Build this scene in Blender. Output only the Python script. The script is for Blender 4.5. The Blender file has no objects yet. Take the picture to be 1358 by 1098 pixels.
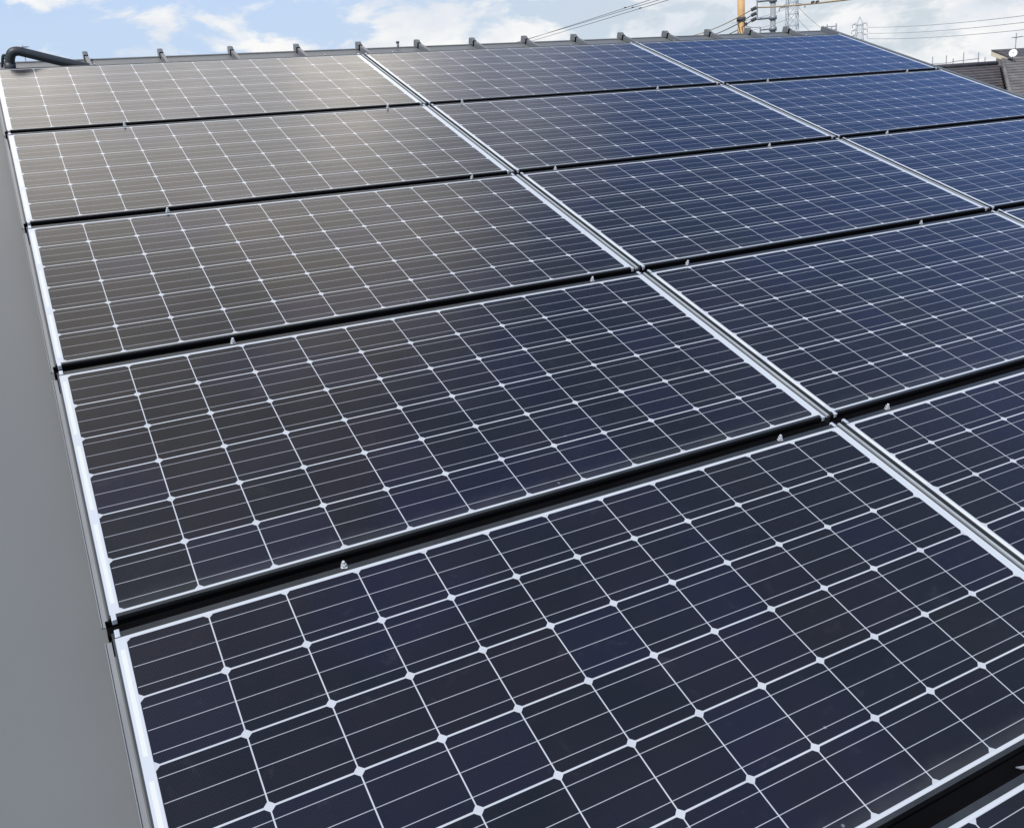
import bpy, math, random
from mathutils import Vector, Matrix
sc = bpy.context.scene
C = sc.collection
random.seed(7)
rad = math.radians

# ------------------------------------------------------------------ camera
PITCH = rad(20.5)                 # slope of the roof
S = 0.158                         # one cell pitch in metres
ORG = Vector((0, 0, 7.5))         # upper left cell corner of the top left panel
AX = Vector((1, 0, 0)); AY = Vector((0, math.cos(PITCH), math.sin(PITCH))); AH = Vector((0, -math.sin(PITCH), math.cos(PITCH)))
def W(u, y, h):                   # roof units (along ridge, DOWN the slope, off the glass plane) -> world metres
    return ORG + S*(u*AX - y*AY + h*AH)
def rodr(w):
    t = math.sqrt(sum(a*a for a in w)); return Matrix.Rotation(t, 3, Vector(w)/t)
FPX = 1189.58688
RC = rodr((2.15901759, -0.48104440, 0.36280926))
RROOF = Matrix((AX, AY, AH)).transposed()
CAM = W(0.13108953, 33.65822668, 9.11244069)
rx = RROOF @ RC[0]; ry = RROOF @ (-RC[1]); rz = RROOF @ (-RC[2])
cd = bpy.data.cameras.new('camera'); cam = bpy.data.objects.new('camera', cd); C.objects.link(cam)
m3 = Matrix((rx, ry, rz)).transposed()
cam.matrix_world = Matrix.Translation(CAM) @ m3.to_4x4()
cd.sensor_fit = 'HORIZONTAL'; cd.sensor_width = 36; cd.lens = FPX/1358*36
cd.clip_start = 0.05; cd.clip_end = 6000
sc.camera = cam
def ray(px, py): return (rx*((px-679)/FPX) - ry*((py-549)/FPX) - rz).normalized()
def at_y(px, py, Y):
    d = ray(px, py); return CAM + d*((Y-CAM.y)/d.y)
def at_d(px, py, D):
    d = ray(px, py); return CAM + d*(D/math.hypot(d.x, d.y))

# ------------------------------------------------------------------ sun, sky, exposure
SUN_AZ, SUN_EL = -130.0, 50.0
sd = bpy.data.lights.new('sun', 'SUN'); so = bpy.data.objects.new('sun', sd); C.objects.link(so)
sd.energy = 3.6; sd.angle = rad(0.55); sd.color = (1, 0.95, 0.87)
sv = Vector((math.sin(rad(SUN_AZ))*math.cos(rad(SUN_EL)), math.cos(rad(SUN_AZ))*math.cos(rad(SUN_EL)), math.sin(rad(SUN_EL))))
so.rotation_euler = sv.to_track_quat('Z', 'Y').to_euler()
so.location = (-20, -20, 40)
sc.view_settings.view_transform = 'Standard'; sc.view_settings.look = 'None'
sc.view_settings.gamma = 1; sc.view_settings.exposure = 0.15; sc.view_settings.use_curve_mapping = False

class NX:                         # tiny node-expression helper
    def __init__(s, t): s.t = t; s.n = t.nodes; s.l = t.links
    def node(s, ty, **k):
        n = s.n.new(ty)
        for a, b in k.items(): setattr(n, a, b)
        return n
    def put(s, sock, v):
        if isinstance(v, bpy.types.NodeSocket): s.l.new(v, sock)
        else: sock.default_value = v
    def m(s, op, a, b=0.0, c=None):
        n = s.node('ShaderNodeMath', operation=op); s.put(n.inputs[0], a); s.put(n.inputs[1], b)
        if c is not None: s.put(n.inputs[2], c)
        return n.outputs[0]
    def ss(s, v, a, b, x=0.0, y=1.0, smooth=True):
        n = s.node('ShaderNodeMapRange'); n.interpolation_type = 'SMOOTHSTEP' if smooth else 'LINEAR'
        for i, q in enumerate((v, a, b, x, y)): s.put(n.inputs[i], q)
        return n.outputs[0]
    def mix(s, f, a, b, blend='MIX'):
        n = s.node('ShaderNodeMix', data_type='RGBA', blend_type=blend)
        s.put(n.inputs[0], f); s.put(n.inputs[6], a); s.put(n.inputs[7], b); return n.outputs[2]
    def noise(s, vec, scale, detail=4, rough=.5, dist=0.0):
        n = s.node('ShaderNodeTexNoise'); s.put(n.inputs['Vector'], vec)
        n.inputs['Scale'].default_value = scale; n.inputs['Detail'].default_value = detail
        n.inputs['Roughness'].default_value = rough; n.inputs['Distortion'].default_value = dist
        return n.outputs[0]
    def mapping(s, vec, scale=(1, 1, 1), loc=(0, 0, 0)):
        n = s.node('ShaderNodeMapping'); s.put(n.inputs[0], vec); n.inputs['Scale'].default_value = scale; n.inputs['Location'].default_value = loc
        return n.outputs[0]
    def dot(s, vec, d):
        n = s.node('ShaderNodeVectorMath', operation='DOT_PRODUCT'); s.put(n.inputs[0], vec); n.inputs[1].default_value = d; return n.outputs['Value']

def dirv(az, el): return (math.sin(rad(az))*math.cos(rad(el)), math.cos(rad(az))*math.cos(rad(el)), math.sin(rad(el)))
wd = bpy.data.worlds.new('World'); sc.world = wd; wd.use_nodes = True
x = NX(wd.node_tree); bg = x.n['Background']
sky = x.node('ShaderNodeTexSky', sky_type='NISHITA', sun_disc=False, sun_elevation=rad(SUN_EL), sun_rotation=rad(SUN_AZ), altitude=20, air_density=1.15, dust_density=0.3, ozone_density=1.6)
tc = x.node('ShaderNodeTexCoord').outputs['Generated']
sep = x.node('ShaderNodeSeparateXYZ'); x.put(sep.inputs[0], tc); zz = sep.outputs[2]
# low band of cumulus near the horizon
puff = x.noise(x.mapping(tc, (1, 1, 2.3), (3.1, 0.4, 0.2)), 12.0, 9, .58, .3)
low = x.ss(x.m('ADD', puff, x.ss(zz, .0, .17, .17, -.07, False)), .465, .61)
low = x.m('MULTIPLY', low, x.ss(zz, .14, .26, 1, 0))
# the large bright bank higher up in the north-north-west
big = x.noise(x.mapping(tc, (1, 1, 1.4), (0.3, 1.7, 0.9)), 3.6, 8, .55, .35)
d1 = x.dot(tc, dirv(0, 33))
bank = x.ss(x.m('ADD', x.m('MULTIPLY', x.m('SUBTRACT', big, .5), .50), d1), .815, 1.01)
# scattered thin cloud elsewhere
thin = x.m('MULTIPLY', x.ss(x.noise(x.mapping(tc, (1, 1, 1.6), (5.3, 2.2, 1.1)), 2.6, 9, .6, .4), .50, .72), .24)
thin = x.m('MULTIPLY', thin, x.ss(zz, .1, .3))
shade = x.noise(x.mapping(tc, (1, 1, 2.0), (3.0, 0.35, 0.32)), 7.0, 6, .6)
SKYS = 0.115
ccol = x.mix(x.ss(shade, .35, .62), (6.0, 6.35, 6.9, 1), (7.6, 7.6, 7.5, 1))
mott = x.noise(x.mapping(tc, (1, 1, 1.5), (2.2, 4.1, 0.7)), 6.5, 5, .55, .5)
bcol = x.mix(x.ss(mott, .38, .62), (14.0, 13.5, 12.8, 1), (20.0, 18.6, 16.4, 1))
skyc = x.mix(x.ss(zz, .10, .34, .95, 0), x.mix(1.0, sky.outputs[0], x.mix(x.ss(zz, .40, .66), (.70, .89, 1.38, 1), (.86, .96, 1.10, 1)), 'MULTIPLY'), x.mix(x.ss(x.dot(tc, dirv(62, 4)), .66, .98), (4.4, 5.45, 6.95, 1), (4.9, 5.4, 5.75, 1)))
col = x.mix(thin, skyc, (9.0, 9.3, 10.0, 1))
fall = x.ss(zz, .55, .80, 1.0, .30)
fl = x.node('ShaderNodeVectorMath', operation='SCALE'); x.put(fl.inputs[0], bcol); x.put(fl.inputs['Scale'], x.m('MULTIPLY', fall, x.ss(d1, .88, 1.0, .86, 1.24)))
col = x.mix(x.m('MULTIPLY', bank, x.ss(zz, .20, .42)), col, fl.outputs[0])
col = x.mix(low, col, ccol)
x.put(bg.inputs[0], col); bg.inputs[1].default_value = SKYS

# ------------------------------------------------------------------ materials
def mat(name, col, rough=.5, metal=0.0, spec=.5, var=.12, nscale=6.0, bump=0.0, bscale=60.0, coat=0.0):
    m = bpy.data.materials.new(name); m.use_nodes = True; x = NX(m.node_tree); b = x.n['Principled BSDF']
    o = x.node('ShaderNodeTexCoord').outputs['Object']
    f = x.noise(o, nscale, 6, .6)
    c1 = tuple(c*(1-var) for c in col)+(1,); c2 = tuple(min(1, c*(1+var)) for c in col)+(1,)
    x.put(b.inputs['Base Color'], x.mix(x.ss(f, .3, .7), c1, c2))
    x.put(b.inputs['Roughness'], x.ss(f, .3, .7, max(0, rough*.9), min(1, rough*1.1)))
    b.inputs['Metallic'].default_value = metal; b.inputs['Specular IOR Level'].default_value = spec
    b.inputs['Coat Weight'].default_value = coat
    if bump:
        bn = x.node('ShaderNodeBump'); bn.inputs['Strength'].default_value = bump; bn.inputs['Distance'].default_value = .002
        x.put(bn.inputs['Height'], x.noise(o, bscale, 4, .6)); x.l.new(bn.outputs[0], b.inputs['Normal'])
    return m
M = {}
M['roof'] = mat('painted_roof_sheet', (.132, .138, .136), .5, .0, .5, .03, 1.6, .12, 60)
M['rib'] = mat('painted_seam', (.145, .15, .148), .45, 0, .5, .06, 3)
M['trim'] = mat('painted_trim', (.13, .14, .145), .45, 0, .5, .06, 3)
M['black'] = mat('matt_black_rail', (.0035, .0035, .004), .9, 0, .03, .2, 8)
M['anod'] = mat('black_anodised_frame', (.028, .031, .032), .42, 0, .5, .15, 9)
M['alu'] = mat('bare_aluminium', (.62, .65, .68), .38, .35, .5, .06, 12)
M['flange'] = mat('grey_edge_flange', (.26, .27, .275), .45, .2, .5, .06, 6)
M['strip'] = mat('dark_joint_strip', (.04, .044, .045), .5, 0, .5, .1, 6)
M['striplip'] = mat('joint_strip_lip', (.42, .45, .45), .4, .2, .5, .1, 6)
M['bolt'] = mat('galvanised_bolt', (.60, .61, .60), .35, .3, .5, .1, 40)
M['pipe'] = mat('charcoal_conduit', (.035, .04, .042), .5, 0, .5, .15, 9)
M['wallw'] = mat('siding_wall', (.42, .40, .37), .7, 0, .3, .06, 4)
M['tan'] = mat('tan_painted_pole', (.50, .31, .13), .6, 0, .4, .18, 1.5)
M['conc'] = mat('grey_concrete_pole', (.27, .28, .27), .7, 0, .3, .12, 2.0)
M['steel'] = mat('galvanised_steel', (.25, .27, .29), .5, .3, .5, .12, 2.0)
M['pale_steel'] = mat('hazed_tower_steel', (.40, .44, .47), .6, 0, .4, .1, .5)  # pylon steel lightened, distance haze painted into the colour
M['wire'] = mat('dark_cable', (.06, .06, .06), .6, 0, .4, .1, .5)
M['tanwire'] = mat('tan_sheathed_cable', (.42, .28, .12), .6, 0, .4, .1, .5)
M['palewire'] = mat('pale_conductor', (.30, .32, .34), .6, 0, .4, .1, .5)  # paler grey than the near cables
M['cream'] = mat('cream_render', (.62, .55, .40), .7, 0, .3, .06, 2)
M['white'] = mat('white_dish_paint', (.80, .80, .79), .45, 0, .5, .04, 8)
M['ground'] = mat('town_ground', (.12, .125, .10), .95, 0, .1, .35, .05)

def tile_mat(name, col, course=.30, run=.30):
    m = bpy.data.materials.new(name); m.use_nodes = True; x = NX(m.node_tree); b = x.n['Principled BSDF']
    o = x.node('ShaderNodeTexCoord').outputs['Object']; sp = x.node('ShaderNodeSeparateXYZ'); x.put(sp.inputs[0], o)
    f = x.noise(o, 1.2, 6, .6)
    r = x.m('DIVIDE', sp.outputs[1], course); tx = x.m('ADD', x.m('DIVIDE', sp.outputs[0], run), x.m('MULTIPLY', x.m('FLOOR', r), .5))
    wn = x.node('ShaderNodeTexWhiteNoise', noise_dimensions='2D'); cb = x.node('ShaderNodeCombineXYZ')
    x.put(cb.inputs[0], x.m('FLOOR', tx)); x.put(cb.inputs[1], x.m('FLOOR', r)); x.put(wn.inputs['Vector'], cb.outputs[0])
    v = x.m('ADD', x.m('MULTIPLY', wn.outputs['Value'], .5), x.m('MULTIPLY', f, .6))
    x.put(b.inputs['Base Color'], x.mix(v, tuple(c*.65 for c in col)+(1,), tuple(c*1.35 for c in col)+(1,)))
    b.inputs['Roughness'].default_value = .75
    return m
M['tile'] = tile_mat('dark_roof_tile', (.085, .075, .072))
M['tile_lit'] = tile_mat('lit_roof_tile', (.17, .155, .14))  # lighter copy of the tile: the wing's different lighting put into its colour

Q = 0.968187; D = 12.46857; V = 6.29770952
oi_off = 3.7
def glass_mat():
    m = bpy.data.materials.new('solar_laminate'); m.use_nodes = True; x = NX(m.node_tree); b = x.n['Principled BSDF']
    o = x.node('ShaderNodeTexCoord').outputs['Object']; sp = x.node('ShaderNodeSeparateXYZ'); x.put(sp.inputs[0], o)
    oi = x.node('ShaderNodeObjectInfo').outputs['Random']
    X = x.m('DIVIDE', sp.outputs[0], S); Y = x.m('DIVIDE', sp.outputs[1], -S*Q)
    fx = x.m('FRACT', X); fy = x.m('FRACT', Y)
    ax = x.m('ABSOLUTE', x.m('SUBTRACT', fx, .5)); ay = x.m('ABSOLUTE', x.m('SUBTRACT', fy, .5))
    e = .0015
    inx = x.ss(ax, .4918-e, .4918+e, 1, 0, False); iny = x.ss(ay, .4875-e, .4875+e, 1, 0, False)
    # chamfered, slightly rounded corners
    ch = x.ss(x.m('ADD', ax, ay), .926-e, .926+e, 1, 0, False)
    cell = x.m('MULTIPLY', x.m('MULTIPLY', inx, iny), ch)
    ar = x.m('MULTIPLY', x.m('MULTIPLY', x.m('GREATER_THAN', X, 0), x.m('LESS_THAN', X, 12)), x.m('MULTIPLY', x.m('GREATER_THAN', Y, 0), x.m('LESS_THAN', Y, 6)))
    cell = x.m('MULTIPLY', cell, ar)
    by = x.m('ABSOLUTE', x.m('SUBTRACT', x.m('FRACT', x.m('MULTIPLY', Y, 3)), .5))
    bus = x.m('MULTIPLY', x.ss(by, .012, .0175, 1, 0, False), x.m('MULTIPLY', x.m('GREATER_THAN', X, .02), x.m('LESS_THAN', X, 11.98)))
    bus = x.m('MULTIPLY', bus, ar)
    fing = x.ss(x.m('ABSOLUTE', x.m('SUBTRACT', x.m('FRACT', x.m('MULTIPLY', X, 68)), .5)), .07, .16, 1, 0, False)
    wn = x.node('ShaderNodeTexWhiteNoise', noise_dimensions='3D'); cb = x.node('ShaderNodeCombineXYZ')
    x.put(cb.inputs[0], x.m('FLOOR', X)); x.put(cb.inputs[1], x.m('FLOOR', Y)); x.put(cb.inputs[2], oi); x.put(wn.inputs['Vector'], cb.outputs[0])
    wc = x.node('ShaderNodeSeparateColor'); x.put(wc.inputs[0], wn.outputs['Color'])
    base = x.mix(wc.outputs[0], (.0048, .0058, .0080, 1), (.0080, .0068, .0105, 1))
    base = x.mix(x.ss(wc.outputs[2], .72, 1.0, 0, .8), base, (.0082, .0078, .0070, 1))
    base = x.mix(x.ss(wc.outputs[1], .80, 1.0, 0, .45), base, (.008, .009, .030, 1))
    soft = x.noise(o, 5.0, 4, .6)
    base = x.mix(x.ss(x.noise(x.mapping(o, (1, 1, 1), (9, 4, 2)), 1.7, 3, .5), .49, .70, 0, .8), base, (.0088, .0082, .023, 1))
    base = x.mix(x.ss(soft, .35, .75, 0, .45), base, (.011, .010, .012, 1))
    base = x.mix(x.m('MULTIPLY', fing, .105), base, (.25, .25, .27, 1))
    # string ribbons in the side margins
    def rib(x0, x1, off):
        q = x.m('FRACT', x.m('DIVIDE', x.m('ADD', Y, off), 2.0))
        k = x.m('MULTIPLY', x.m('GREATER_THAN', q, .085), x.m('LESS_THAN', q, .915))
        k = x.m('MULTIPLY', k, x.m('MULTIPLY', x.m('GREATER_THAN', X, x0), x.m('LESS_THAN', X, x1)))
        return x.m('MULTIPLY', k, x.m('MULTIPLY', x.m('GREATER_THAN', Y, .15), x.m('LESS_THAN', Y, 5.85)))
    back = x.mix(x.ss(soft, .3, .7), (.45, .475, .49, 1), (.51, .53, .545, 1))
    back = x.mix(ar, (.53, .56, .575, 1), back)
    back = x.mix(rib(-.082, -.03, 0.0), back, (.65, .665, .61, 1))
    back = x.mix(rib(12.045, 12.085, 1.0), back, (.50, .55, .57, 1))
    c = x.mix(cell, back, base)
    c = x.mix(bus, c, x.mix(cell, (.51, .53, .565, 1), (.36, .37, .39, 1)))
    # rain-dried dust
    dust = x.m('MULTIPLY', x.ss(x.noise(x.mapping(o, (1, 1, 1), (1, 2, 3)), 14.0, 7, .7, .6), .56, .80), .035)
    c = x.mix(dust, c, (.42, .42, .41, 1))
    silt = x.m('MULTIPLY', x.ss(x.m('ADD', Y, x.m('MULTIPLY', x.noise(o, 9.0, 5, .65), .5)), 5.90, 6.34), .06)
    c = x.mix(silt, c, (.36, .38, .35, 1))
    spot = x.node('ShaderNodeTexVoronoi', feature='F1'); x.put(spot.inputs['Vector'], x.mapping(o, (1, 1, 1), (7, oi_off, 0))); spot.inputs['Scale'].default_value = 2.6; spot.inputs['Randomness'].default_value = 1
    c = x.mix(x.ss(spot.outputs['Distance'], .006, .011, .28, 0), c, (.5, .5, .5, 1))
    x.put(b.inputs['Base Color'], c)
    x.put(b.inputs['Roughness'], x.ss(soft, .3, .7, .13, .19)); b.inputs['IOR'].default_value = 1.47
    bn = x.node('ShaderNodeBump'); bn.inputs['Strength'].default_value = .05; bn.inputs['Distance'].default_value = .01
    x.put(bn.inputs['Height'], x.noise(o, 3.0, 2, .5)); x.l.new(bn.outputs[0], b.inputs['Normal'])
    return m
M['glass'] = glass_mat()

# ------------------------------------------------------------------ mesh helpers
class MB:
    def __init__(s): s.v = []; s.f = []; s.sm = []
    def box(s, a, b, U=1.0):
        i = len(s.v); x0, y0, z0 = a; x1, y1, z1 = b
        s.v += [(x*U, y*U, z*U) for z in (z0, z1) for y in (y0, y1) for x in (x0, x1)]
        for q in ((0, 2, 3, 1), (4, 5, 7, 6), (0, 1, 5, 4), (2, 6, 7, 3), (0, 4, 6, 2), (1, 3, 7, 5)):
            s.f.append([i+k for k in q]); s.sm.append(False)
    def poly(s, pts):
        i = len(s.v); s.v += [tuple(p) for p in pts]; s.f.append(list(range(i, i+len(pts)))); s.sm.append(False)
    def prism(s, pts, ext):        # closed outline + extrusion vector
        n = len(pts); i = len(s.v); e = Vector(ext)
        s.v += [tuple(p) for p in pts] + [tuple(Vector(p)+e) for p in pts]
        s.f += [list(range(i, i+n))[::-1], list(range(i+n, i+2*n))]; s.sm += [False]*2
        for k in range(n):
            s.f.append([i+k, i+(k+1) % n, i+n+(k+1) % n, i+n+k]); s.sm.append(False)
    def tube(s, pts, r, n=10, r2=None, smooth=True, caps=True):
        pts = [Vector(p) for p in pts]; i = len(s.v); N = len(pts)
        t = (pts[1]-pts[0]).normalized(); up = Vector((0, 0, 1)) if abs(t.z) < .9 else Vector((0, 1, 0))
        a = t.cross(up).normalized()
        for k, p in enumerate(pts):
            t = (pts[min(k+1, N-1)]-pts[max(k-1, 0)]).normalized()
            a = (a - t*a.dot(t)).normalized(); b2 = t.cross(a)
            rr = r if r2 is None else r+(r2-r)*k/(N-1)
            for j in range(n):
                w = 2*math.pi*j/n; s.v.append(tuple(p+a*(rr*math.cos(w))+b2*(rr*math.sin(w))))
        for k in range(N-1):
            for j in range(n):
                s.f.append([i+k*n+j, i+k*n+(j+1) % n, i+(k+1)*n+(j+1) % n, i+(k+1)*n+j]); s.sm.append(smooth)
        if caps:
            s.f.append([i+j for j in range(n)][::-1]); s.sm.append(False)
            s.f.append([i+(N-1)*n+j for j in range(n)]); s.sm.append(False)
    def bar(s, a, b, r): s.tube([a, b], r, 4, None, False)
    def build(s, name, m, parent=None, bevel=0):
        me = bpy.data.meshes.new(name); me.from_pydata(s.v, [], s.f); me.polygons.foreach_set('use_smooth', s.sm)
        me.materials.append(m); me.update()
        o = bpy.data.objects.new(name, me); C.objects.link(o)
        if parent: o.parent = parent
        if bevel:
            bm = o.modifiers.new('bevel', 'BEVEL'); bm.width = bevel; bm.segments = 2; bm.limit_method = 'ANGLE'
        return o
def tag(o, label, cat, group=None, kind=None):
    if kind: o['kind'] = kind
    if label: o['label'] = label
    if cat: o['category'] = cat
    if group: o['group'] = group
    return o
def empty(name, label, cat, loc=(0, 0, 0), group=None, roof=False):
    o = bpy.data.objects.new(name, None); C.objects.link(o); o.empty_display_size = .2; o.location = loc
    if roof: o.rotation_euler = (PITCH, 0, 0)
    return tag(o, label, cat, group)
def copy_tree(o, parent=None):
    c = o.copy(); C.objects.link(c)
    if parent: c.parent = parent
    for ch in list(o.children): copy_tree(ch, c)
    return c
def L(u, y, h): return (u*S, -y*S, h*S)       # roof-local metres (for meshes under a roof-rotated empty)

# ------------------------------------------------------------------ ground
g = MB(); n = 48
for k in range(n):
    a0, a1 = 2*math.pi*k/n, 2*math.pi*(k+1)/n
    g.poly([(0, 0, 0), (4000*math.cos(a0), 4000*math.sin(a0), 0), (4000*math.cos(a1), 4000*math.sin(a1), 0)])
o = g.build('ground', M['ground']); o['kind'] = 'structure'

# ------------------------------------------------------------------ the house under the panels
HR = -0.65; YR = -3.25; UL = -7.6; UR = 38.95; YE = 41.5
RIB = [0.29+2.59*k for k in range(-2, 15)]
house = empty('house', 'grey metal-roofed house carrying the solar panels', 'house', ORG, roof=True)
r = MB(); r.box(L(UL, YE, HR-.5), L(UR, YR, HR)); r.build('roof', M['roof'], house)
# back slope, hung from the ridge (roof-local coordinates, folded down by twice the pitch)
def back(u, t, h=0):
    a = -2*PITCH; y = -YR + t*math.cos(a) - h*math.sin(a); z = HR + t*math.sin(a) + h*math.cos(a)
    return (u*S, y*S, z*S)
r = MB(); r.prism([back(UL, .25), back(UR, .25), back(UR, 30), back(UL, 30)], (Vector(back(0, 0, -.5))-Vector(back(0, 0, 0)))); r.build('roof', M['roof'], house)
# ridge capping
r = MB()
r.box(L(UL, YR+.05, HR+.004), L(UR, YR-.02, HR+.03)); r.prism([back(UL, .0, .045), back(UR, .0, .045), back(UR, .7, .045), back(UL, .7, .045)], Vector(back(0, 0, .01))-Vector(back(0, 0, .045)))
r.build('ridge_flashing', M['rib'], house)
# standing seams and their ridge end caps
rb = MB(); rb.box(L(-.065, YE-.05, HR+.002), L(.065, YR+.28, HR+.22)); rib0 = rb.build('standing_seam', M['rib'], house, .003)
cb_ = MB(); cb_.prism([L(-.09, YR-.22, HR), L(-.09, YR+.20, HR+.03), L(-.09, YR+.20, HR+.24), L(-.09, YR+.05, HR+.315), L(-.09, YR-.22, HR+.26)], (.16*S, 0, 0))
cap0 = cb_.build('seam_end_cap', M['rib'], house, .004)
st = MB(); st.box(L(-.08, YR+.275, HR+.002), L(.065, YR+.205, HR+.232)); slot0 = st.build('seam_joint', M['black'], house)
for k, u in enumerate(RIB):
    for src in (rib0, cap0, slot0):
        o = src if k == 0 else src.copy()
        if k: C.objects.link(o)
        o.location.x = u*S
# verge trims
r = MB(); r.box(L(UR, YE, HR-.55), L(UR+.14, YR, HR+.26)); r.build('verge_trim', M['trim'], house, .004)
r = MB(); r.box(L(UL-.14, YE, HR-.55), L(UL, YR, HR+.26)); r.build('verge_trim', M['trim'], house, .004)
# eaves gutter
r = MB(); r.box(L(UL, YE+.8, HR-1.0), L(UR, YE+.004, HR-.25)); r.build('gutter', M['trim'], house)
# walls (upright)
wl = MB()
e0 = W(UL+3, YE-3, HR-.5); e1 = W(UR-3, YR, HR-.5); back_y = e1.y*2 - e0.y
outl = [(e0.x, e0.y, 0), (e0.x, e0.y, e0.z), (e0.x, e1.y, e1.z-.02), (e0.x, back_y, e0.z), (e0.x, back_y, 0)]
inv = Matrix.Translation(ORG) @ Matrix.Rotation(PITCH, 4, 'X'); inv = inv.inverted()
pts = [inv @ Vector(p) for p in outl]
wl.prism(pts, (e1.x-e0.x, 0, 0)); wl.build('wall', M['wallw'], house)

# ------------------------------------------------------------------ solar panels
TH = .25
def make_panel(left, label):
    t = empty('solar_panel', label, 'solar panel', roof=True)
    lo = -left; hi = 12.15
    g = MB(); g.poly([L(lo, 5.85, 0), L(hi, 5.85, 0), L(hi, -.045, 0), L(lo, -.045, 0)]); g.build('glass_face', M['glass'], t)
    f = MB()
    f.box(L(lo-.022, -.045, -TH), L(hi+.022, -.13, .012)); f.box(L(lo-.022, 5.905, -TH), L(hi+.022, 5.85, .012))
    f.build('frame', M['anod'], t)
    for xa, xb_ in ((lo-.022, lo), (hi, hi+.022)):
        e = MB(); e.box(L(xa, 5.85, -TH), L(xb_, -.045, .008)); e.build('end_frame', M['strip'], t)
    if left > .1:
        e = MB(); e.box(L(-.232, 5.90, -.15), L(-.1655, -.13, -.13)); e.box(L(-.242, 5.90, -.15), L(-.2325, -.13, -.112)); e.build('edge_flange', M['flange'], t)
    b = MB(); b.poly([L(lo, 5.85, -.03), L(lo, -.045, -.03), L(hi, -.045, -.03), L(hi, 5.85, -.03)]); b.build('backsheet', M['white'], t)
    for cx in (lo+.045 if left > .1 else lo+.03, hi-.045):
        for y0, y1 in ((-.175, -.046), (5.851, 5.955)):
            k = MB(); k.box(L(cx-.032, y1, -.07), L(cx+.032, y0, .022)); k.build('corner_tab', M['alu'], t, .0015)
    return t
ROWW = ['top row next to the ridge', 'second row below the ridge', 'third row below the ridge', 'fourth row below the ridge', 'fifth row, closest row shown in full', 'lowest row at the bottom right corner']
COLW = ['left-hand', 'middle', 'right-hand']
LOOK = {(0, 0): 'pale grey glare over the whole panel, ', (0, 1): 'panel turning from grey to blue, ', (0, 2): 'bright blue panel, ', (1, 0): 'grey-glinting panel, ', (1, 2): 'blue panel beside the verge, '}
GRP = 'solar panels in a grid on the roof'
pa = make_panel(.122, ''); pb = make_panel(.105, '')
first = {'a': True, 'b': True}
for rI in range(6):
    for cI in range(3):
        key = 'a' if cI == 0 else 'b'; src = pa if key == 'a' else pb
        o = src if first[key] else copy_tree(src); first[key] = False
        o.location = W(cI*D, rI*V, 0)
        o['label'] = LOOK.get((rI, cI), 'solar panel, ')+COLW[cI]+' in the '+ROWW[rI]
        o['group'] = GRP

# black channels in the gaps between the rows
GAPW = ['first and second', 'second and third', 'third and fourth', 'fourth and fifth', 'fifth and lowest']
def make_rail():
    t = MB(); t.box(L(0, 6.16, -.42), L(12.36, 5.912, -.10)); t.box(L(0, 6.16, -.0985), L(12.36, 6.12, -.03)); t.box(L(0, 5.945, -.0985), L(12.36, 5.908, -.012))
    return t.build('mounting_rail', M['black'], None, .001)
rail = make_rail(); rail.rotation_euler = (PITCH, 0, 0)
for rI in range(5):
    for cI in range(3):
        o = rail if rI == cI == 0 else rail.copy()
        if o is not rail: C.objects.link(o)
        o.location = W(cI*D-.19 + (.055 if cI else 0), rI*V, 0)
        tag(o, 'black mounting rail between the %s panel rows, %s third' % (GAPW[rI], ('left', 'middle', 'right')[cI]), 'rail', 'black rails between the panel rows')

# joint strips between the columns
js = MB(); js.box(L(12.18, 5.90, -.45), L(12.342, -.13, -.06))
strip = empty('joint_strip', '', 'cover strip', roof=True); js.build('channel', M['strip'], strip)
js = MB(); js.box(L(12.238, 5.90, -.059), L(12.290, -.13, -.012)); js.build('centre_lip', M['striplip'], strip)
for cI in range(2):
    for rI in range(6):
        o = strip if rI == cI == 0 else copy_tree(strip)
        o.location = W(cI*D, rI*V, 0)
        tag(o, 'narrow dark strip between the %s panels in the %s' % (('left and middle', 'middle and right')[cI], ('top row', 'second row', 'third row', 'fourth row', 'fifth row', 'lowest row')[rI]), 'cover strip', 'strips between the panel columns')

# clamp bolts
cl = empty('clamp_bolt', '', 'bolt', roof=True)
b = MB(); b.box(L(-.055, .045, 0), L(.055, -.03, .022)); b.build('foot', M['bolt'], cl, .002)
b = MB(); b.tube([L(0, 0, .028), L(0, 0, .075)], .048*S, 6, None, False); b.build('nut', M['bolt'], cl, .001)
b = MB(); b.tube([L(0, 0, .074), L(0, 0, .118), L(0, 0, .128)], .031*S, 12, .022*S); b.build('stud', M['bolt'], cl)
made = False
for gI in range(-1, 5):
    for cI in range(3):
        for s_, uu in zip(('left', 'right'), ((2.87, 10.84), (1.03, 9.07), (1.99, 9.95))[cI]):
            o = copy_tree(cl) if made else cl; made = True
            if gI < 0:
                o.location = W(cI*D+uu, -.16, -.07); lab = 'small bolt above the top row at the %s end of the %s panel' % (s_, COLW[cI])
            else:
                o.location = W(cI*D+uu, (gI+1)*V-.125, .002); lab = 'small bright bolt between the %s rows, %s end of the %s panel' % (GAPW[gI], s_, COLW[cI])
            o.rotation_euler = (PITCH, 0, random.uniform(-.5, .5)); o.scale = (.86, .86, .86)
            tag(o, lab, 'bolt', 'clamp bolts along the panel edges')

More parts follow.
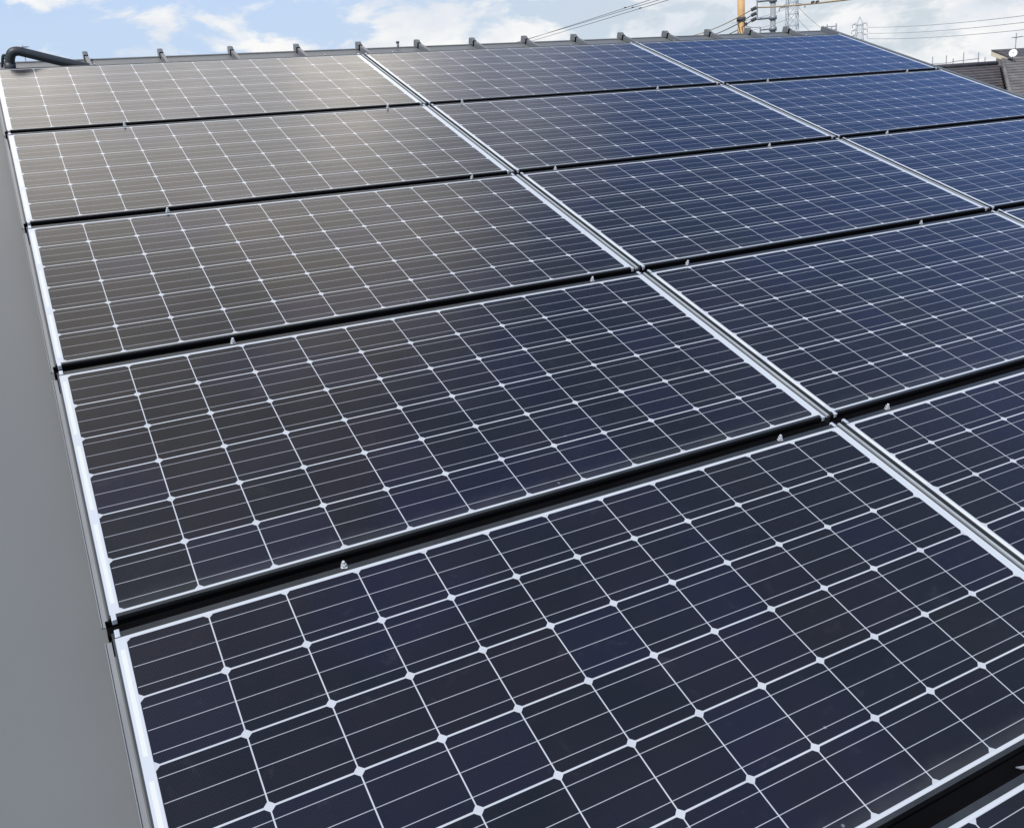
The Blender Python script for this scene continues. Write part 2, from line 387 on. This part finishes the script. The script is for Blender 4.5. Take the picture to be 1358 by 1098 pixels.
# ------------------------------------------------------------------ conduit at the left end of the ridge
def pipe_pt(px, py, yv):          # point on the plane y = yv (roof units, down slope) seen at a pixel
    d = ray(px, py); n_ = AY; P0 = W(0, yv, 0); t = (P0-CAM).dot(n_)/d.dot(n_); return CAM+d*t
def bez(pts, n=8):
    out = []; P = [Vector(p) for p in pts]
    for i in range(len(P)-1):
        p0 = P[max(i-1, 0)]; p1 = P[i]; p2 = P[i+1]; p3 = P[min(i+2, len(P)-1)]
        for k in range(n):
            t = k/n; out.append(.5*((2*p1)+(p2-p0)*t+(2*p0-5*p1+4*p2-p3)*t*t+(3*p1-p0-3*p2+p3)*t**3))
    out.append(P[-1]); return out
pp = empty('conduit', 'dark grey bent conduit rising over the top left corner of the roof', 'pipe', pipe_pt(14, 95, -1.0))
kp = [pipe_pt(14.5, 97, -1.0), pipe_pt(13.5, 86, -1.0), pipe_pt(13.5, 77, -1.0), pipe_pt(16, 70.5, -1.0), pipe_pt(23, 68.4, -1.0), pipe_pt(34, 70.6, -1.0), pipe_pt(60, 77, -1.0), pipe_pt(85, 83, -1.0), pipe_pt(104, 87, -1.0), pipe_pt(118, 90.2, -1.0)]
k0 = pp.location.copy()
b = MB(); b.tube([p-k0 for p in bez(kp)], .148*S, 16); b.build('tube', M['pipe'], pp)
b = MB(); b.tube([kp[0]-k0, kp[1]-k0+Vector((0, 0, .012))], .175*S, 16); b.build('socket', M['pipe'], pp)
b = MB(); b.tube([p-k0 for p in bez([pipe_pt(8, 75, -1.05), pipe_pt(5, 73.5, -1.05), pipe_pt(3.4, 76, -1.05), pipe_pt(3, 83, -1.05), pipe_pt(3, 90, -1.05)], 5)], .04*S, 8); b.build('strap', M['pipe'], pp)
# little vent stub on the ridge
p = W(15.0, YR-.1, HR+.03)
b = MB(); b.tube([(0, 0, -.02), (0, 0, .022)], .008, 10); b.tube([(0, 0, .021), (0, 0, .032)], .012, 10)
o = b.build('vent_stub', M['trim']); o.location = p; tag(o, 'tiny grey stub standing on the ridge near the middle', 'vent')

# ------------------------------------------------------------------ poles, wires and towers beyond the ridge
def up_to(px, py, Dm):
    p = at_d(px, py, Dm); return p
p = at_d(983, 43, 48)
rt = empty('utility_pole', 'tan painted pole rising behind the ridge', 'pole', (p.x, p.y, 0))
wpx = 48/FPX*1.15
b = MB(); b.tube([(0, 0, 0), (0, 0, 14)], 4.3*wpx, 18, 3.6*wpx); b.build('shaft', M['tan'], rt)
z0 = at_d(983, 24, 48).z
b = MB(); b.tube([(0, 0, z0-.16), (0, 0, z0+.02)], 4.6*wpx, 18); b.build('band', M['wire'], rt)
b = MB(); b.box((.0, -.25, z0-.38), (.16, -.14, z0-.24)); b.build('step_plate', M['wire'], rt)

D2 = 44.0; k2 = D2/FPX*1.15
p = at_d(1025, 43, D2); bx, by_ = p.x, p.y
rt2 = empty('utility_pole', 'grey pole with a rectangular side bracket behind the ridge', 'pole', (bx, by_, 0))
def z2(py, px=1025): return at_d(px, py, D2).z
side = Vector((math.cos(math.atan2(p.x-CAM.x, p.y-CAM.y)), -math.sin(math.atan2(p.x-CAM.x, p.y-CAM.y)), 0))
def off(dpx, py): q = side*(dpx*k2); return (q.x, q.y, z2(py))
b = MB(); b.tube([(0, 0, 0), (0, 0, 13)], 3.2*k2, 16, 2.6*k2); b.build('shaft', M['conc'], rt2)
for py in (24.0, 1.0, 39.0):
    b = MB(); b.tube([(0, 0, z2(py)-.075), (0, 0, z2(py)+.075)], 3.9*k2, 14); b.build('clamp_band', M['steel'], rt2)
b = MB()
b.bar(off(0, 23.6), off(-15.6, 23.6), .045); b.bar(off(-15.6, 23.6), off(-15.6, -2), .045); b.bar(off(-15.6, .2), off(0, .2), .045); b.build('bracket', M['steel'], rt2)
b = MB(); b.bar(off(-12.5, 34.5), off(-12.5, 46), .04); b.bar(off(-12.5, 38.6), off(0, 38.6), .03); b.build('drop_bracket', M['steel'], rt2)
for py in (8.2, 15.5, 22.5):
    b = MB()
    a0 = Vector(off(-16.2, py-.4)); a1 = Vector(off(-21.5, py+2.4))
    for t in (.15, .4, .65, .9):
        q = a0.lerp(a1, t); dd = (a1-a0).normalized()*.03; b.tube([q-dd, q+dd], .075, 10)
    b.tube([a0, a1], .025, 6); b.build('insulator', M['wire'], rt2)

def wire(name, pts, r, m, label, group, sag=.0):
    c0 = pts[0]; P = []
    for i in range(len(pts)-1):
        for k in range(12):
            t = k/12; q = pts[i].lerp(pts[i+1], t); q.z -= sag*4*t*(1-t); P.append(q)
    P.append(pts[-1]); b = MB(); b.tube([q-c0 for q in P], r, 6); o = b.build(name, m); o.location = c0
    return tag(o, label, 'wire', group)
GW = 'overhead wires beyond the roof'
# the bundle leaving the frame at the top
def px_of(P):
    d = m3.transposed() @ (P-CAM); return 679+FPX*d.x/-d.z
def beads(a, b, pxs, o, rr):
    for px in pxs:
        lo_, hi_ = 0.0, 1.0
        for _ in range(40):
            md = (lo_+hi_)/2
            if px_of(a.lerp(b, md)) < px: lo_ = md
            else: hi_ = md
        dd = (b-a).normalized()*.09; q = a.lerp(b, lo_)-o.location
        k_ = MB(); k_.tube([q-dd, q+dd], rr, 8); k_.build('spacer', M['wire'], o)
for (ax_, ay_, cx_, cy_, bp, nm) in ((640, 71.5, 960, -31.5, (829,), 'upper'), (640, 69.5, 980, -31.5, (839,), 'middle'), (640, 74, 990, -31, (849,), 'lower')):
    a = at_d(ax_, ay_, 70); b_ = at_d(cx_, cy_, 28)
    w1 = wire('overhead_wire', [a, b_], .010, M['wire'], nm+' thin wire of the bundle rising to the top edge of the photo', GW, .02)
    beads(a, b_, bp, w1, .022)
for i, (py, ex, ey) in enumerate(((10.6, 918, 48), (18.0, 934, 50), (25.0, 952, 50))):
    a = Vector((bx, by_, 0))+Vector(off(-21.5, py))
    wire('overhead_wire', [a, at_d(ex, ey, 62), at_d(ex-60, ey+26, 85)], .022, M['tanwire'] if i == 0 else M['wire'], ('upper', 'middle', 'lower')[i]+' wire sloping left from the bracket on the grey pole', GW, .12)
a = Vector((bx, by_, 0))+Vector(off(-15, 8.2))
t1 = wire('overhead_wire', [a, at_d(1150, -3.5, 32)], .030, M['tanwire'], 'tan cable running right from the grey pole to the top edge', GW, .05)
beads(a, at_d(1150, -3.5, 32), (1078, 1084), t1, .045)
a = Vector((bx, by_, 0))+Vector(off(-27, 26.5))
wire('jumper_wire', bez([a, Vector((bx, by_, 0))+Vector(off(-28, 30)), Vector((bx, by_, 0))+Vector(off(-22, 33.5)), Vector((bx, by_, 0))+Vector(off(-13, 34.5))], 3), .014, M['wire'], 'short curved jumper wire left of the grey pole', GW)

def lattice(name, label, base_px, base_py, Dm, w_px, arms, top_py, r, peak=0):
    p = at_d(base_px, base_py, Dm); k = Dm/FPX*1.15
    rt = empty(name, label, 'pylon', (p.x, p.y, 0))
    ht = at_d(base_px, top_py, Dm).z; hw_t = w_px*k/2; hb = hw_t*2.6; zvis = p.z
    def hw(z): return hb+(hw_t*1.15-hb)*min(1, z/zvis) if z < zvis else hw_t*(1.15-.25*(z-zvis)/max(.1, ht-zvis))
    az = math.atan2(p.x-CAM.x, p.y-CAM.y)+.30; ex = Vector((math.cos(az), -math.sin(az), 0)); ey = Vector((math.sin(az), math.cos(az), 0))
    b = MB(); step = hw_t*2.3; lev = [0]; 
    while lev[-1] < ht-peak: lev.append(min(ht-peak, lev[-1]+(step if lev[-1] > zvis*.7 else step*2.5)))
    def cor(z, s): h = hw(z); return [ex*h*a+ey*h*b_+Vector((0, 0, z)) for a, b_ in ((-1, -1), (1, -1), (1, 1), (-1, 1))][s]
    for s_ in range(4):
        for i in range(len(lev)-1):
            b.bar(cor(lev[i], s_), cor(lev[i+1], s_), r*1.3)
            b.bar(cor(lev[i], s_), cor(lev[i+1], (s_+1) % 4), r*.7); b.bar(cor(lev[i], (s_+1) % 4), cor(lev[i+1], s_), r*.7)
            b.bar(cor(lev[i+1], s_), cor(lev[i+1], (s_+1) % 4), r*.7)
        if peak: b.bar(cor(lev[-1], s_), Vector((0, 0, ht)), r)
    b.build('lattice_body', M['pale_steel'], rt)
    tips = []
    for py, half in arms:
        z = at_d(base_px, py, Dm).z; b = MB(); hl = half*k
        for sg in (-1, 1):
            tip = ex*hl*sg+Vector((0, 0, z)); tips.append(tip+rt.location)
            for dz in (0, hw_t*.55):
                for yy in (-1, 1): b.bar(ex*hw(z)*sg+ey*hw(z)*yy+Vector((0, 0, z+dz)), tip, r)
        b.build('cross_arm', M['pale_steel'], rt)
        for sg in (-1, 1):
            tip = ex*hl*sg+Vector((0, 0, z)); b = MB()
            b.tube([tip, tip-Vector((0, 0, 3.0*k))], r*1.4, 6); b.build('insulator_string', M['steel'], rt)
    return rt, tips
lattice('pylon', 'large lattice pylon tower right of the grey pole', 1050, 46, 210, 9.5, ((-12, 22), (9, 13)), -30, .075)
rt3, tips = lattice('pylon', 'small distant lattice pylon with three arms beyond the right end of the ridge', 1139.5, 53, 420, 5.6, ((32.5, 7.2), (40.5, 7.6), (47.5, 7.6)), 22.5, .075, 3.0)
for i, (py, ex, ey) in enumerate(((33, 1380, 18.5), (41, 1380, 27.5), (49, 1380, 37.5))):
    wire('power_line', [tips[2*i+1]-Vector((0, 0, 1.6)), at_d(ex, ey, 250)], .075, M['palewire'], ('highest', 'middle', 'lowest')[i]+' power line running right from the small pylon', 'power lines from the small pylon', .8)
for i, (x0, y0, x1, y1) in enumerate(((1030, 15.5, 1046, 11), (1030, 30, 1046, 25.5))):
    wire('power_line', [at_d(x0-60, y0+16, 180), at_d(x1, y1, 209)], .04, M['palewire'], ('upper', 'lower')[i]+' faint power line reaching the large pylon from the left', 'power lines at the large pylon', .3)
for i, (x0, y0, x1, y1) in enumerate(((1055, 6, 1100, 44), (1055, 22, 1085, 48))):
    wire('power_line', [at_d(x0, y0, 209), at_d(x1, y1, 330)], .04, M['palewire'], ('upper', 'lower')[i]+' faint power line dropping right of the large pylon', 'power lines at the large pylon', .6)

# scaffold tops
def scaffold(label, posts, rails, Dm, rr, bottom):
    c0 = at_d(posts[0][0], posts[0][1], Dm); rt = empty('scaffold', label, 'scaffold', (c0.x, c0.y, 0)); b0 = rt.location.copy()
    for px, py in posts:
        t = at_d(px, py, Dm)-b0; b = MB(); b.tube([(t.x, t.y, bottom), t], rr, 6); b.build('post', M['steel'], rt)
    for (xa, ya, xb, yb) in rails:
        b = MB(); b.tube([at_d(xa, ya, Dm)-b0, at_d(xb, yb, Dm)-b0], rr*.8, 6); b.build('rail', M['steel'], rt)
scaffold('row of thin scaffold posts and a rail behind the dark tiled roof', ((1237, 75.5), (1255.3, 74), (1264.2, 78), (1278.3, 70), (1298, 70), (1306.5, 76)), ((1228, 86.2, 1262, 83.5), (1262, 82.5, 1299, 78)), 62, .026, 0)
scaffold('small scaffold frame seen past the last seam cap of the ridge', ((1097, 33), (1109, 31.5), (1103, 36)), ((1094, 36.4, 1110, 35.0), (1098, 41, 1110, 39.5)), 60, .035, 0)

# far left antenna above the conduit
def antenna(label, px, top, bot, Dm, rr, w):
    p = at_d(px, bot, Dm); rt = empty('antenna', label, 'antenna', p); t = at_d(px, top, Dm)-p; k = Dm/FPX*1.15
    b = MB(); b.tube([(0, 0, -1.2), (0, 0, t.z)], rr, 6); b.build('mast', M['steel'], rt)
    b = MB()
    az = math.atan2(p.x-CAM.x, p.y-CAM.y)+.5; ex = Vector((math.cos(az), -math.sin(az), 0)); ey = Vector((math.sin(az), math.cos(az), 0))
    zb = t.z*.72
    b.bar(Vector((0, 0, zb))-ex*w*k*.45, Vector((0, 0, zb))+ex*w*k, rr*.8); b.build('boom', M['steel'], rt)
    for i in range(6):
        q = Vector((0, 0, zb))+ex*(w*k*(-.42+i*.28)); l = .22-.012*i
        b = MB(); b.bar(q-ey*l, q+ey*l, rr*.6); b.build('element', M['steel'], rt)
    return rt
antenna('tiny television antenna far off above the conduit', 32, 60, 71, 60, .022, 5)

# ------------------------------------------------------------------ neighbouring house on the right
YA = 25.0
A1 = at_y(1321.5, 84.5, YA); zA = A1.z
nb = empty('neighbour_house', 'brown tiled house at the right edge beyond the panels', 'house', (A1.x, YA, 0)); b0 = nb.location.copy()
pt = rad(25)
def slope(name, x0, x1, zr, run, m, dy=0, skew=0.0):
    """tiled slope facing the camera: ridge from x0 to x1 (house-local), stepped courses in real geometry"""
    n_ = int(run/.30)
    t = MB()
    for i in range(n_):
        s0 = i*.30; s1 = s0+.335; xl = x0+skew*(s0+.15)
        y0, z0_ = -s0*math.cos(pt), -s0*math.sin(pt); y1, z1_ = -s1*math.cos(pt), -s1*math.sin(pt)+.06
        t.prism([(xl, y0, z0_), (xl, y1, z1_), (xl, y1, z1_-.05), (xl, y0, z0_-.05)], (x1-xl, 0, 0))
    o = t.build(name, m, nb); o.location = (0, dy, zr); return o
slope('roof', -14.0, .05, zA-.06, 5.2, M['tile'])
t = MB(); t.prism([(-14, .0, -.06), (.0, .0, -.06), (.0, 5, -.06-5*math.tan(pt)), (-14, 5, -.06-5*math.tan(pt))], (0, 0, -.15)); o = t.build('roof', M['tile'], nb); o.location = (0, 0, zA)
t = MB(); t.tube([(-14, 0, 0), (.0, 0, 0)], .12, 10); o = t.build('ridge_cap', M['tile'], nb); o.location = (0, 0, zA)
B1 = at_y(1329.5, 79.5, YA-.6)
xb = B1.x-b0.x
nB = Vector((0, -math.sin(pt), math.cos(pt))); dB = ray(1338.8, 121); hB = CAM+dB*((Vector((0, YA-.6, B1.z))-CAM).dot(nB)/dB.dot(nB))
runB = (YA-.6-hB.y)/math.cos(pt); skB = (hB.x-B1.x)/runB
slope('roof', xb, 16.0, B1.z-.04, runB+1.5, M['tile_lit'], -.6, skB)
t = MB(); t.tube([(xb, -.6, 0), (16, -.6, 0)], .07, 8); o = t.build('ridge_cap', M['tile_lit'], nb); o.location = (0, 0, B1.z)
rr_ = runB+1.5
t = MB(); t.tube([(xb, -.6, .0), (xb+skB*rr_, -.6-rr_*math.cos(pt), -rr_*math.sin(pt)+.03)], .085, 8); o = t.build('hip_cap', M['tile_lit'], nb); o.location = (0, 0, B1.z)
# upper gable with a cream verge, behind
YC = YA+2.6
C1 = at_y(1314.5, 66.5, YC); xc = C1.x-b0.x
ptc = rad(24)
t = MB()
for i in range(7):
    s0 = i*.34; s1 = s0+.36
    t.prism([(xc, -s0*math.cos(ptc), -s0*math.sin(ptc)), (xc, -s1*math.cos(ptc), -s1*math.sin(ptc)+.03), (xc, -s1*math.cos(ptc), -s1*math.sin(ptc)-.03), (xc, -s0*math.cos(ptc), -s0*math.sin(ptc)-.06)], (12, 0, 0))
o = t.build('upper_roof', M['tile'], nb); o.location = (0, YC-YA, C1.z)
ln = 2.45
t = MB(); t.prism([(xc+.01, 0, -.08), (xc+.01, -ln*math.cos(ptc), -ln*math.sin(ptc)-.06), (xc+.01, -ln*math.cos(ptc), -ln*math.sin(ptc)-.22), (xc+.01, 0, -.30)], (.05, 0, 0)); o = t.build('barge_board', M['cream'], nb); o.location = (0, YC-YA, C1.z)
t = MB(); t.prism([(xc+.06, -.04, -.09), (xc+.5, -.04, -.09), (xc+.5, -ln*math.cos(ptc), -ln*math.sin(ptc)-.1), (xc+.06, -ln*math.cos(ptc), -ln*math.sin(ptc)-.1)], (0, 0, -.03)); o = t.build('soffit', M['cream'], nb); o.location = (0, YC-YA, C1.z)
t = MB(); t.prism([(xc+.42, -.02, -.13), (xc+.42, -ln*math.cos(ptc), -ln*math.sin(ptc)-.15), (xc+.42, -ln*math.cos(ptc), -3.2), (xc+.42, -.02, -3.2)], (11, 0, 0)); o = t.build('upper_wall', M['cream'], nb); o.location = (0, YC-YA, C1.z)
t = MB(); t.box((-13.5, -4.0, 0), (15.4, 4.2, zA-5.0*math.sin(pt)-.15)); t.build('wall', M['cream'], nb)

# satellite dish and antenna over the wing
dp = at_y(1343.5, 71.5, YA-.9)
ds = empty('satellite_dish', 'white round satellite dish above the brown tiled roof at the right edge', 'satellite dish', dp)
b = MB(); R_ = .18; rings = 6; nn = 28
look = (Vector((-.80, -.55, .42))).normalized()
qx = look.cross(Vector((0, 0, 1))).normalized(); qz = qx.cross(look)
idx = []
for side_, dep in ((0, 0), (1, -.012)):
    row = []
    for i in range(rings+1):
        rr = R_*i/rings; h = (rr/R_)**2*.05+dep
        for j in range(nn):
            w = 2*math.pi*j/nn; b.v.append(tuple(qx*(rr*math.cos(w))+qz*(rr*math.sin(w)*1.06)+look*h))
    base = side_*(rings+1)*nn
    for i in range(rings):
        for j in range(nn):
            q = [base+i*nn+j, base+i*nn+(j+1) % nn, base+(i+1)*nn+(j+1) % nn, base+(i+1)*nn+j]
            b.f.append(q if side_ == 0 else q[::-1]); b.sm.append(True)
for j in range(nn):
    a_ = rings*nn+j; a2 = rings*nn+(j+1) % nn; q_ = (rings+1)*nn
    b.f.append([a_, a2, a2+q_, a_+q_]); b.sm.append(False)
b.build('reflector', M['white'], ds)
b = MB(); b.tube([-qz*.22+look*.03, -qz*.10+look*.30], .011, 8); b.build('feed_arm', M['steel'], ds)
b = MB(); b.tube([-qz*.11+look*.27, -qz*.06+look*.34], .03, 10); b.build('receiver', M['white'], ds)
b = MB(); b.tube([-look*.01, -look*.10, -look*.10+Vector((0, 0, -.55))], .02, 8); b.build('mount', M['steel'], ds)
antenna('thin television antenna mast above the satellite dish', 1346.5, 44.5, 64.5, 58.5, .024, 5.5)

# bracket tip in the lowest gap
p = pipe_pt(1346, 1018, 31.25)
b = MB(); b.prism([(0, 0, 0), (.022, -.0065, 0), (.22, -.0065, 0), (.22, .0065, 0), (.03, .0065, 0)], (0, 0, .004)); o = b.build('bracket', M['flange'], None, .0005)
o.location = p; o.rotation_euler = (Matrix.Rotation(PITCH, 3, 'X') @ Matrix.Rotation(math.atan2(rx.dot(AY), rx.dot(AX)), 3, 'Z')).to_euler(); tag(o, 'pointed silver bracket tip in the dark gap at the bottom right corner', 'bracket')
